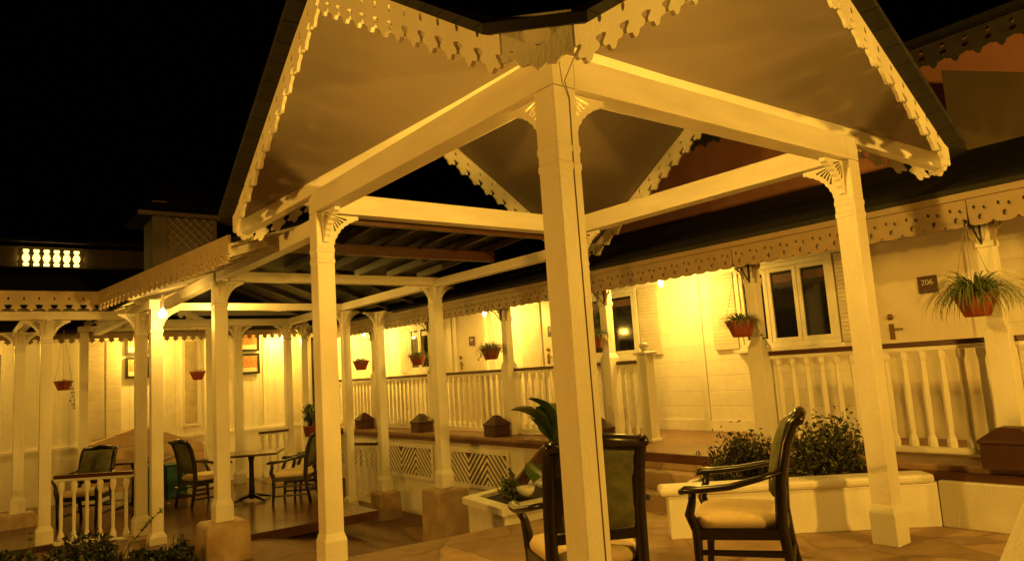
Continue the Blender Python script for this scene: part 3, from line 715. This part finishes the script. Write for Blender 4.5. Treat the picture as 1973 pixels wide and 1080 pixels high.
def cafe_table(name, label, x, y, z, rot, w=.9, d=.75, top='table'):
    t = thing(name, label, 'table', (x, y, z), 'café tables on the deck')
    mb = MB(); mb.box((-w / 2, -d / 2, .715), (w / 2, d / 2, .75)); mb.v = [v + Vector((x, y, z)) for v in mb.v]; mb.build('tabletop', M[top], t, .006)
    mb = MB(); mb.lathe((x, y, z), [(.03, .035), (.05, .05), (.30, .04), (.60, .035), (.712, .06)], 10); mb.build('column', M['iron'], t)
    mb = MB()
    for k in range(4):
        a = PI / 2 * k + .785; mb.tube([(x, y, z + .10), (x + .18 * math.cos(a), y + .18 * math.sin(a), z + .06), (x + .34 * math.cos(a), y + .34 * math.sin(a), z + .02)], [.03, .025, .018], 6)
    mb.build('foot', M['iron'], t); t.rotation_euler = (0, 0, rot); return t
cafe_table('cafe_table', 'square dark pedestal table on the deck between facing armchairs', 3.72, 11.80, DZ, -.5)
cafe_table('cafe_table', 'dark pedestal table behind the short left railing by teal bins', 2.25, 12.95, DZ, -.5, 1.1, .7)
def bin_(x, y, w, label):
    t = thing('storage_bin', label, 'bin', (x, y, DZ), 'teal bins by the gabled counter')
    MB().sq(x, y, [(DZ + .001, w * .9), (DZ + .5, w), (DZ + .52, w)]).build('body', M['teal'], t, .01); MB().sq(x, y, [(DZ + .522, w + .015), (DZ + .55, w + .015), (DZ + .56, w)]).build('lid', M['teal'], t, .006)
bin_(2.62, 13.75, .17, 'teal storage bin hidden behind the pair of left posts'); bin_(3.02, 13.7, .17, 'teal storage bin just right of the pair of left posts')
t = thing('gabled_counter', 'low brown boarded counter with a shallow gabled top against the rear wall', 'counter', (2.65, 14.4, DZ))
mb = MB(); mb.prism([(1.72, -.28), (3.66, -.28), (3.66, .40), (2.62, .82), (1.72, .55)], .2, (0, 14.45, 0), (1, 0, 0), (0, 0, 1)); mb.build('front', M['kiosk'], t)
MB().box((1.70, 14.30, DZ + .001), (3.70, 14.56, -.282)).build('base', M['white'], t)
MB().bar((3.68, 14.42, -.28), (3.68, 14.42, .40), .05, .24, (0, 1, 0)).build('corner_post', M['white'], t)

# ---------------------------------------------------------------- walkway with dark glass pergola
wk = thing('covered_walkway', 'white posted walkway with a dark glass roof running back from the pavilion', 'walkway', (3.8, 8.5, DZ))
wpost = [(CX, CY + 2 * B, -.06, 2.615), (CX + A, CY + 2 * B, -.13, 2.615), (5.26, 11.5, -.78, 2.56), (5.62, 10.95, -.45, 2.5), (1.93, 9.72, -.5, 2.42), (1.86, 10.28, -.36, 2.42),
         (.90, 11.1, -.42, 2.42), (.72, 13.0, -.22, 2.42), (5.2, 14.1, -.4, 2.56), (5.55, 14.15, -.4, 2.56), (4.25, 14.15, -.4, 2.56)]
sb = fan_bracket(.20)
for i, (x, y, z0, z1) in enumerate(wpost):
    h = .072 if i < 2 else .066
    mb = MB(); mb.sq(x, y, [(z0, .095), (z0 + .18, .095), (z0 + .24, h), (z1 - .3, h), (z1 - .29, h + .008), (z1 - .265, h + .008), (z1 - .255, h), (z1, h)])
    po = mb.build('post', M['white'], wk, .005)
    for d in ((1, 0), (-1, 0), (0, 1), (0, -1)):
        if d[1] == 0 and i in (0, 2, 3) and d[0] * (XC - x) < 0 and i < 2: continue
        if i < 4 and d == (-1, 0) and x < 3: continue
        if i == 4 and d in ((0, -1), (-1, 0)): continue
        mb = MB(); put(mb, sb, lambda u, v, w: (x + d[0] * (h + u) + abs(d[1]) * w, y + d[1] * (h + u) + abs(d[0]) * w, z1 - .003 + v)); mb.build('bracket', M['white'], po)
def beam(a, b, w=.13, h=.12, m='beam_white'): return MB().bar(a, b, w, h).build('beam', M[m], wk, .004)
yb = CY + 2 * B
beam((CX - .08, yb, 2.675), (CX + A + .08, yb, 2.675), .13, .11)
beam((CX, CY + B + .10, 2.675), (CX, yb - .07, 2.675), .12, .14); beam((CX + A, CY + B + .10, 2.645), (CX + A, yb - .07, 2.645), .12, .11)
beam((CX, yb + .07, 2.665), (CX, 14.1, 2.625), .12, .12); beam((CX + A, yb + .07, 2.655), (CX + A, 14.1, 2.625), .12, .12)
beam((CX - .05, 14.17, 2.63), (5.65, 14.17, 2.63), .12, .13); beam((2.36, 11.49, 2.64), (5.26, 11.49, 2.64), .11, .11)
# dark pergola over the near bay
for k in range(6):
    x = 2.72 + .47 * k; MB().bar((x, 5.78, 2.93), (x, yb + .1, 2.77), .05, .09).build('rafter', M['rafter'], wk, .004)
MB().bar((CX + .07, 7.0, 2.775), (CX + A - .07, 7.0, 2.775), .08, .12).build('cross_beam', M['brown'], wk, .004)
MB().bar((CX + .07, 5.72, 2.80), (CX + A - .07, 5.72, 2.80), .06, .10).build('cross_beam', M['brown'], wk, .004)
for k in range(5):
    x = 2.72 + .47 * k; mb = MB(); mb.prism([(x + .03, 5.75), (x + .44, 5.75), (x + .44, yb + .1), (x + .03, yb + .1)], .012, (0, 0, 0), (1, 0, 0), (0, 1, 0))
    mb.v = [Vector((v.x, v.y, v.z + 2.985 - (v.y - 5.75) * .057)) for v in mb.v]; mb.build('glass_panel', M['darkvoid'], wk)
# slatted, lit lean-to strip along the left side and the deck roof beyond
def slope_roof(x0, z0, x1, z1, y0, y1, nr_, nm='lean_to_roof', sm='valley', rm='white'):
    L = y1 - y0
    MB().prism([(x0, z0 + .045), (x1, z1 + .045), (x1, z1 + .09), (x0, z0 + .09)], L, (0, (y0 + y1) / 2, 0), (1, 0, 0), (0, 0, 1)).build(nm, M['roof'], wk)
    MB().prism([(x0 + .01, z0 + .02), (x1, z1 + .02), (x1, z1 + .042), (x0 + .01, z0 + .042)], L - .02, (0, (y0 + y1) / 2, 0), (1, 0, 0), (0, 0, 1)).build('soffit', M[sm], wk)
    for k in range(nr_):
        y = y0 + L * (k + .5) / nr_; MB().bar((x0 + .04, y, z0 - .018), (x1 - .02, y, z1 - .018), .05, .07).build('rafter', M[rm], wk)
slope_roof(1.83, 2.60, 3.0, 2.98, 6.35, 8.3, 5); slope_roof(1.60, 2.60, 3.0, 2.98, 8.302, 10.1, 4)
slope_roof(1.78, 2.60, 3.81, 3.32, 10.12, 14.0, 6); slope_roof(5.75, 2.60, 3.812, 3.32, 8.75, 14.0, 6, sm='darkvoid', rm='rafter')
# branch to the left
MB().prism([(10.15, 2.645), (12.6, 3.20), (12.6, 3.25), (10.15, 2.69)], 4.1, (-.70, 0, 0), (0, 1, 0), (0, 0, 1)).build('lean_to_roof', M['roof'], wk)
MB().prism([(10.17, 2.615), (12.6, 3.165), (12.6, 3.19), (10.17, 2.64)], 4.08, (-.70, 0, 0), (0, 1, 0), (0, 0, 1)).build('soffit', M['valley'], wk)
beam((-2.5, 11.1, 2.48), (1.85, 11.1, 2.48), .11, .11); beam((.73, 11.2, 2.48), (.73, 14.1, 2.48), .11, .11); beam((1.90, 9.62, 2.48), (1.86, 14.0, 2.48), .12, .11)
L1 = 10.12 - 6.17
vf = fret_board(L1, .165, .15, .045, (.010, .018)); mb = MB(); put(mb, vf, lambda u, v, w: (1.80 - .44 * u / L1 + w, 6.17 + u, 2.685 + v)); mb.build('fascia', M['fasciapaint'], wk)
vf = fret_board(4.25, .165, .15, .045, (.010, .018)); mb = MB(); put(mb, vf, lambda u, v, w: (1.35 - u, 10.13 + w, 2.685 + v)); mb.build('fascia', M['fasciapaint'], wk)

def hang_bulb(label, x, y, z, w, r, ztop):
    t = thing('bare_bulb', label, 'light bulb', (x, y, z), 'bare bulbs under the walkway')
    MB().lathe((x, y, z), [(-r, r * .2), (-r * .8, r * .62), (-r * .35, r * .97), (0, r), (r * .45, r * .86), (r * .9, r * .45), (r * 1.25, r * .35)], 14).build('globe', M['bulb'], t)
    MB().tube([(x, y, z + r * 1.25), (x, y, ztop)], r * .33, 7).build('holder', M['white'], t)
    p = point('bulb_light', (0, 0, -r - .05), w, (1, .56, .07), .05); p.parent = t
hang_bulb('larger bare bulb glowing against the left pair of posts', 1.93, 9.34, 2.325, 22, .05, 2.56)
hang_bulb('smaller bare bulb glowing beside the slim post under dark rafters', 3.10, 11.0, 2.80, 60, .042, 2.98)
G = 'short deck railings'
balustrade((1.0, 10.98), (1.78, 10.36), DZ - .05, .43, 'short turned railing between two left posts behind the hedge', G, .165, 1)
balustrade((4.55, 13.95), (5.12, 13.95), DZ, .52, 'far deck railing under the stacked pictures', G, .15, 1)
balustrade((5.32, 11.62), (5.55, 11.05), -.62, .33, 'narrow railing right of the bright white pavilion post', G, .13, 0)

# ---------------------------------------------------------------- rear house closing the court
rh = thing('rear_house', 'white timber house across the far end of the court with pictures on its wall', 'house', (3, 15, DZ))
RY = 15.0
MB().box((-4, RY, -.5), (7.58, RY + .2, 3.0)).build('wall', M['boards_x'], rh)
MB().box((-4, RY - .03, -.45), (7.55, RY - .001, .50)).build('dado', M['white'], rh)
MB().box((-4, RY - .05, .502), (7.55, RY - .001, .55)).build('dado_rail', M['white'], rh)
MB().prism([(14.30, 2.50), (18.6, 4.2), (18.6, 4.28), (14.28, 2.56)], 11.6, (1.8, 0, 0), (0, 1, 0), (0, 0, 1)).build('roof', M['roof'], rh)
MB().box((-4, 14.42, 2.46), (7.55, RY - .002, 2.485)).build('veranda_ceiling', M['white'], rh)
vf = fret_board(10.2, .10, .15, .045, None); mb = MB(); put(mb, vf, lambda u, v, w: (-3.2 + u, 14.31 + w, 2.49 + v)); mb.build('fascia', M['lacepaint'], rh)
# open porch gable on the rear side
xm, hw = 2.72, 1.02
for s in (-1, 1):
    vf = fret_board(hw, .085, .15, .045, None); mb = MB(); put(mb, vf, lambda u, v, w: (xm + s * u, 14.20 + w, 3.11 - .44 * u + v)); mb.build('porch_bargeboard', M['white'], rh)
    MB().bar((xm + s * .01, 14.26, 3.10), (xm + s * hw, 14.26, 2.65), .07, .06).build('porch_rafter', M['white'], rh)
MB().bar((xm - hw - .1, 14.26, 2.555), (xm + hw + .1, 14.26, 2.555), .08, .10).build('porch_beam', M['white'], rh)
for s in (-1, 1):
    MB().sq(xm + s * hw, 14.26, [(DZ, .085), (DZ + .2, .085), (DZ + .26, .065), (2.50, .065)]).build('porch_post', M['white'], rh, .005)
def rear_panel(x0, x1, z0, z1, m, name, off=.02): return MB().box((x0, RY - off, z0), (x1, RY - .0015, z1)).build(name, M[m], rh, .003)
rear_panel(1.85, 2.10, .62, 2.38, 'shutter', 'shutter', .04); rear_panel(2.14, 2.38, .62, 2.38, 'shutter', 'shutter', .04)
w_ = rear_panel(3.42, 3.76, .70, 2.40, 'white', 'window_frame', .05); MB().box((3.48, RY - .056, .78), (3.70, RY - .0505, 2.34)).build('pane', M['frost'], w_)
rear_panel(-.75, .30, .45, 2.40, 'shutter', 'shutter', .04); rear_panel(.44, .56, -.3, 2.2, 'darkvoid', 'doorway', .006)
rear_panel(5.62, 5.95, -.3, 2.36, 'door', 'door', .04); rear_panel(6.05, 6.35, .9, 2.36, 'glass_dark', 'window', .03)
rear_panel(4.42, 4.46, .6, 2.40, 'white', 'batten'); rear_panel(5.0, 5.04, .6, 2.40, 'white', 'batten')
def picture(x0, x1, z0, z1, label):
    t = thing('framed_picture', label, 'picture', ((x0 + x1) / 2, RY - .05, z0), 'framed pictures on the rear wall')
    mb = MB(); f = .045; y0, y1 = RY - .075, RY - .035
    mb.box((x0, y0, z0), (x1, y1, z0 + f)); mb.box((x0, y0, z1 - f), (x1, y1, z1)); mb.box((x0, y0, z0 + f), (x0 + f, y1, z1 - f)); mb.box((x1 - f, y0, z0 + f), (x1, y1, z1 - f)); mb.build('frame', M['iron'], t)
    MB().box((x0 + f, y0 + .012, z0 + f), (x1 - f, y1, z1 - f)).build('mount', M['mount'], t)
    MB().box((x0 + f + .01, y0 + .007, z0 + f + .09), (x1 - f - .01, y0 + .0115, z1 - f - .01)).build('print', M['picture'], t)
picture(2.45, 2.86, 2.12, 2.50, 'upper of two framed prints beside the pair of left posts'); picture(2.45, 2.86, 1.68, 2.08, 'lower of two framed prints beside the pair of left posts')
picture(4.49, 4.92, 2.10, 2.50, 'upper of two stacked framed prints right of the slim post'); picture(4.49, 4.92, 1.64, 2.06, 'lower of two stacked framed prints right of the slim post')
basket((1.30, 13.2, 1.52), 'small red hanging pot with a pale trailing plant at far left', 31, .12, .13, 30, 3, None, 2.46, 'small hanging pots at the rear', .42, 'leaf_pale')
basket((3.28, 13.2, 1.56), 'small red hanging pot half hidden by the slim middle post', 33, .14, .13, 24, 0, None, 2.46, 'small hanging pots at the rear')
def pot_plant(label, x, y, z, seed, h=.5):
    t = shrub('potted_plant', label, (x, y, z + .2), .16, .16, h, 420, .045, 'leaf', seed, 7, 'potted plants at the rear', 'potted plant')
    mb = MB(); mb.lathe((x, y, z), [(0, .09), (.02, .10), (.18, .13), (.21, .14), (.21, .12), (.18, .11)], 12); mb.build('pot', M['terra'], t)
pot_plant('leafy potted plant between the two far white posts', 5.42, 13.6, .35, 41); pot_plant('leafy potted plant left of the bright white pavilion post', 5.85, 13.75, .25, 42, .6)
for x, w, lab in ((-.3, 55, 'unseen ceiling lamp added over the left end of the rear wall'), (2.7, 62, 'unseen ceiling lamp added over the gabled counter on the rear wall'), (5.3, 62, 'unseen ceiling lamp added at the right end of the rear wall')):
    lantern('rear_fill_lamp', lab, 'lamp', (x, 14.62, 2.458), w, (1, .57, .07), .04, 'added rear wall lamps')  # added out of sight under the eave to light the rear wall

# far dark building with lit vent and lattice cupola
fb = thing('far_building', 'dark far house roof with a glowing pierced vent at the upper left', 'house', (1, 22, 0))
MB().box((-6, 22, -.5), (7, 24, 5.35)).build('wall', M['sidegable'], fb)
MB().prism([(21.2, 5.34), (25, 5.9), (25, 5.98), (21.2, 5.42)], 13.5, (.5, 0, 0), (0, 1, 0), (0, 0, 1)).build('roof', M['roof'], fb)
sx = 22 / 25.; vx0, vx1, vz0, vz1 = 1.19, 2.53, 4.84, 5.28
v = MB().box((vx0, 21.93, vz0 - .02), (vx1, 21.96, vz1 - .02)).build('vent_opening', M['ventglow'], fb)
holes = []
mb = MB(); nb = 7
for k in range(nb):
    x = vx0 + (vx1 - vx0) * k / (nb - 1)
    mb.lathe((x, 21.88, vz0 - .02), [(0, .055), (.06, .05), (.10, .085), (.16, .045), (.22, .03), (.28, .05), (.34, .085), (.38, .05), (.44, .055)], 8)
mb.box((vx0 - .05, 21.85, vz1 - .022), (vx1 + .05, 21.95, vz1 + .03)); mb.box((vx0 - .05, 21.85, vz0 - .08), (vx1 + .05, 21.95, vz0 - .018)); mb.build('vent_grille', M['white'], v)
cu_ = thing('lattice_cupola', 'small lattice-sided roof cupola behind the pavilion eave at left', 'cupola', (4.2, 18.4, 4.3))
MB().box((3.55, 18.0, 4.1), (4.95, 19.2, 5.85)).build('core', M['fretdark'], cu_)
mb = MB()
for s in (1, -1):
    k = -1.1
    while k < 1.3:
        a = max(0, k); b = min(1.0, k + 1.0)
        if b - a > .05:
            x0, x1 = (a, b) if s > 0 else (1.0 - a, 1.0 - b)
            mb.bar((3.85 + x0, 17.975 + .006 * s, 4.75 + (a - k)), (3.85 + x1, 17.975 + .006 * s, 4.75 + (b - k)), .012, .06, (0, 1, 0))
        k += .2
mb.build('lattice', M['white'], cu_); MB().box((3.50, 17.95, 4.2), (3.82, 17.998, 5.85)).build('corner_board', M['grey_wall'], cu_)
mb = MB(); e = .42; zc = 5.83
mb.add([(3.55 - e, 17.6, zc - .35), (4.95 + e, 17.6, zc - .35), (4.95 + e, 19.6, zc - .35), (3.55 - e, 19.6, zc - .35), (3.9, 18.6, zc + .62), (4.6, 18.6, zc + .62)], [(0, 1, 5, 4), (1, 2, 5), (2, 3, 4, 5), (3, 0, 4), (3, 2, 1, 0)]); mb.build('roof', M['roof'], cu_)
MB().bar((3.13, 17.6, zc - .36), (5.37, 17.6, zc - .36), .05, .09).build('eave_trim', M['fretdark'], cu_)

lantern('cupola_fill_lamp', 'small added fill lamp at the foot of the lattice cupola', 'lamp', (4.25, 16.9, 4.05), 22, (1, .55, .10), .03)  # made-up lamp, added only to brighten the dark cupola
MB().box((4.22, 16.87, 3.5), (4.28, 16.93, 4.049)).build('bracket', M['iron'], bpy.data.objects['cupola_fill_lamp'])
# upper house at the right, salmon wall with dark fretted eave
uh = thing('upper_house', 'salmon-walled upper house with dark fretted eaves behind the veranda roof', 'house', (10, 3, 0))
MB().box((10.0, -4, -.5), (13, 10, 5.2)).build('wall', M['pink'], uh)
MB().prism([(9.5, 5.12), (13.2, 6.0), (13.2, 6.08), (9.45, 5.19)], 15, (0, 3, 0), (1, 0, 0), (0, 0, 1)).build('roof', M['roof'], uh)
vf = fret_board(13.5, .14, .25, .11, (.03, .03)); mb = MB(); put(mb, vf, lambda u, v, w: (9.6 + w, -3.7 + u, 5.11 + v)); mb.build('fretted_eave', M['eavewood'], uh)
mb = MB(); mb.prism([(3.12, 3.35), (3.12, 4.50), (-1.5, 2.6), (-1.5, 2.4)], .12, (9.0, 0, 0), (0, 1, 0), (0, 0, 1)); mb.build('side_gable', M['sidegable'], uh)
# neighbouring canopy edge at far left, sloping rail at lower right
mb = MB(); mb.bar((.02, 2.60, 3.05), (-.02, 2.93, 2.02), .10, .05, (1, 0, 0)); tag(mb.build('canopy_bargeboard', M['eavewood']), 'dark brown sloping board edge along the upper left frame', 'board')
P0 = Vector((1.86, .614, .999)) + Vector((.787, -.613, .07)) * .082; dd = Vector((-.032, .034, -.087)); mb = MB(); mb.bar(P0 - dd * 5, P0 + dd * 11.4, .10, .10, (.6, .8, 0)); tag(mb.build('leaning_board', M['white'], bevel=.006), 'pale painted board leaning in the bottom right corner', 'board')

# unseen globe lamps on poles, added to light the side facing the camera
def fill_post(label, x, y, z, w, col):
    t = thing('fill_lamp', label, 'lamp', (x, y, 0), 'added fill lamps')
    MB().lathe((x, y, -.1), [(0, .12), (.1, .07), (.2, .045), (z + .0, .035)], 10).build('pole', M['iron'], t)
    MB().lathe((x, y, z - .1), [(0, .05), (.03, .10), (.12, .13), (.22, .10), (.27, .04)], 14).build('globe', M['globe'], t)
    p = point('fill_light', (0, 0, z + .27), w, col, .12); p.parent = t
fill_post('added globe fill lamp on a pole, out of frame at right', 4.6, -1.8, 2.0, 690, (1, .52, .055))
fill_post('added globe fill lamp on a pole, out of frame at left', -3.0, 4.2, 1.6, 640, (1, .48, .05))

# ---------------------------------------------------------------- world, camera, view
w = bpy.data.worlds.new('World'); sc.world = w; w.use_nodes = True
bg = w.node_tree.nodes['Background']; bg.inputs['Color'].default_value = (.0012, .0009, .0008, 1); bg.inputs['Strength'].default_value = .12
yaw, pit, rol = math.radians(37.982), math.radians(7.013), math.radians(-3.7626)
F = Vector((math.sin(yaw) * math.cos(pit), math.cos(yaw) * math.cos(pit), math.sin(pit))); R0 = Vector((math.cos(yaw), -math.sin(yaw), 0)); U0 = R0.cross(F)
R = R0 * math.cos(rol) + U0 * math.sin(rol); U = -R0 * math.sin(rol) + U0 * math.cos(rol)
cd = bpy.data.cameras.new('Camera'); cam = bpy.data.objects.new('Camera', cd); C.objects.link(cam)
cd.sensor_width = 36; cd.lens = 1374.81 / 1973 * 36; cd.clip_end = 1000; cd.clip_start = .02
cam.matrix_world = Matrix(((R.x, U.x, -F.x, 0), (R.y, U.y, -F.y, 0), (R.z, U.z, -F.z, 1.4), (0, 0, 0, 1)))
sc.camera = cam
sc.view_settings.view_transform = 'Standard'; sc.view_settings.look = 'None'; sc.view_settings.exposure = .2; sc.view_settings.gamma = 1
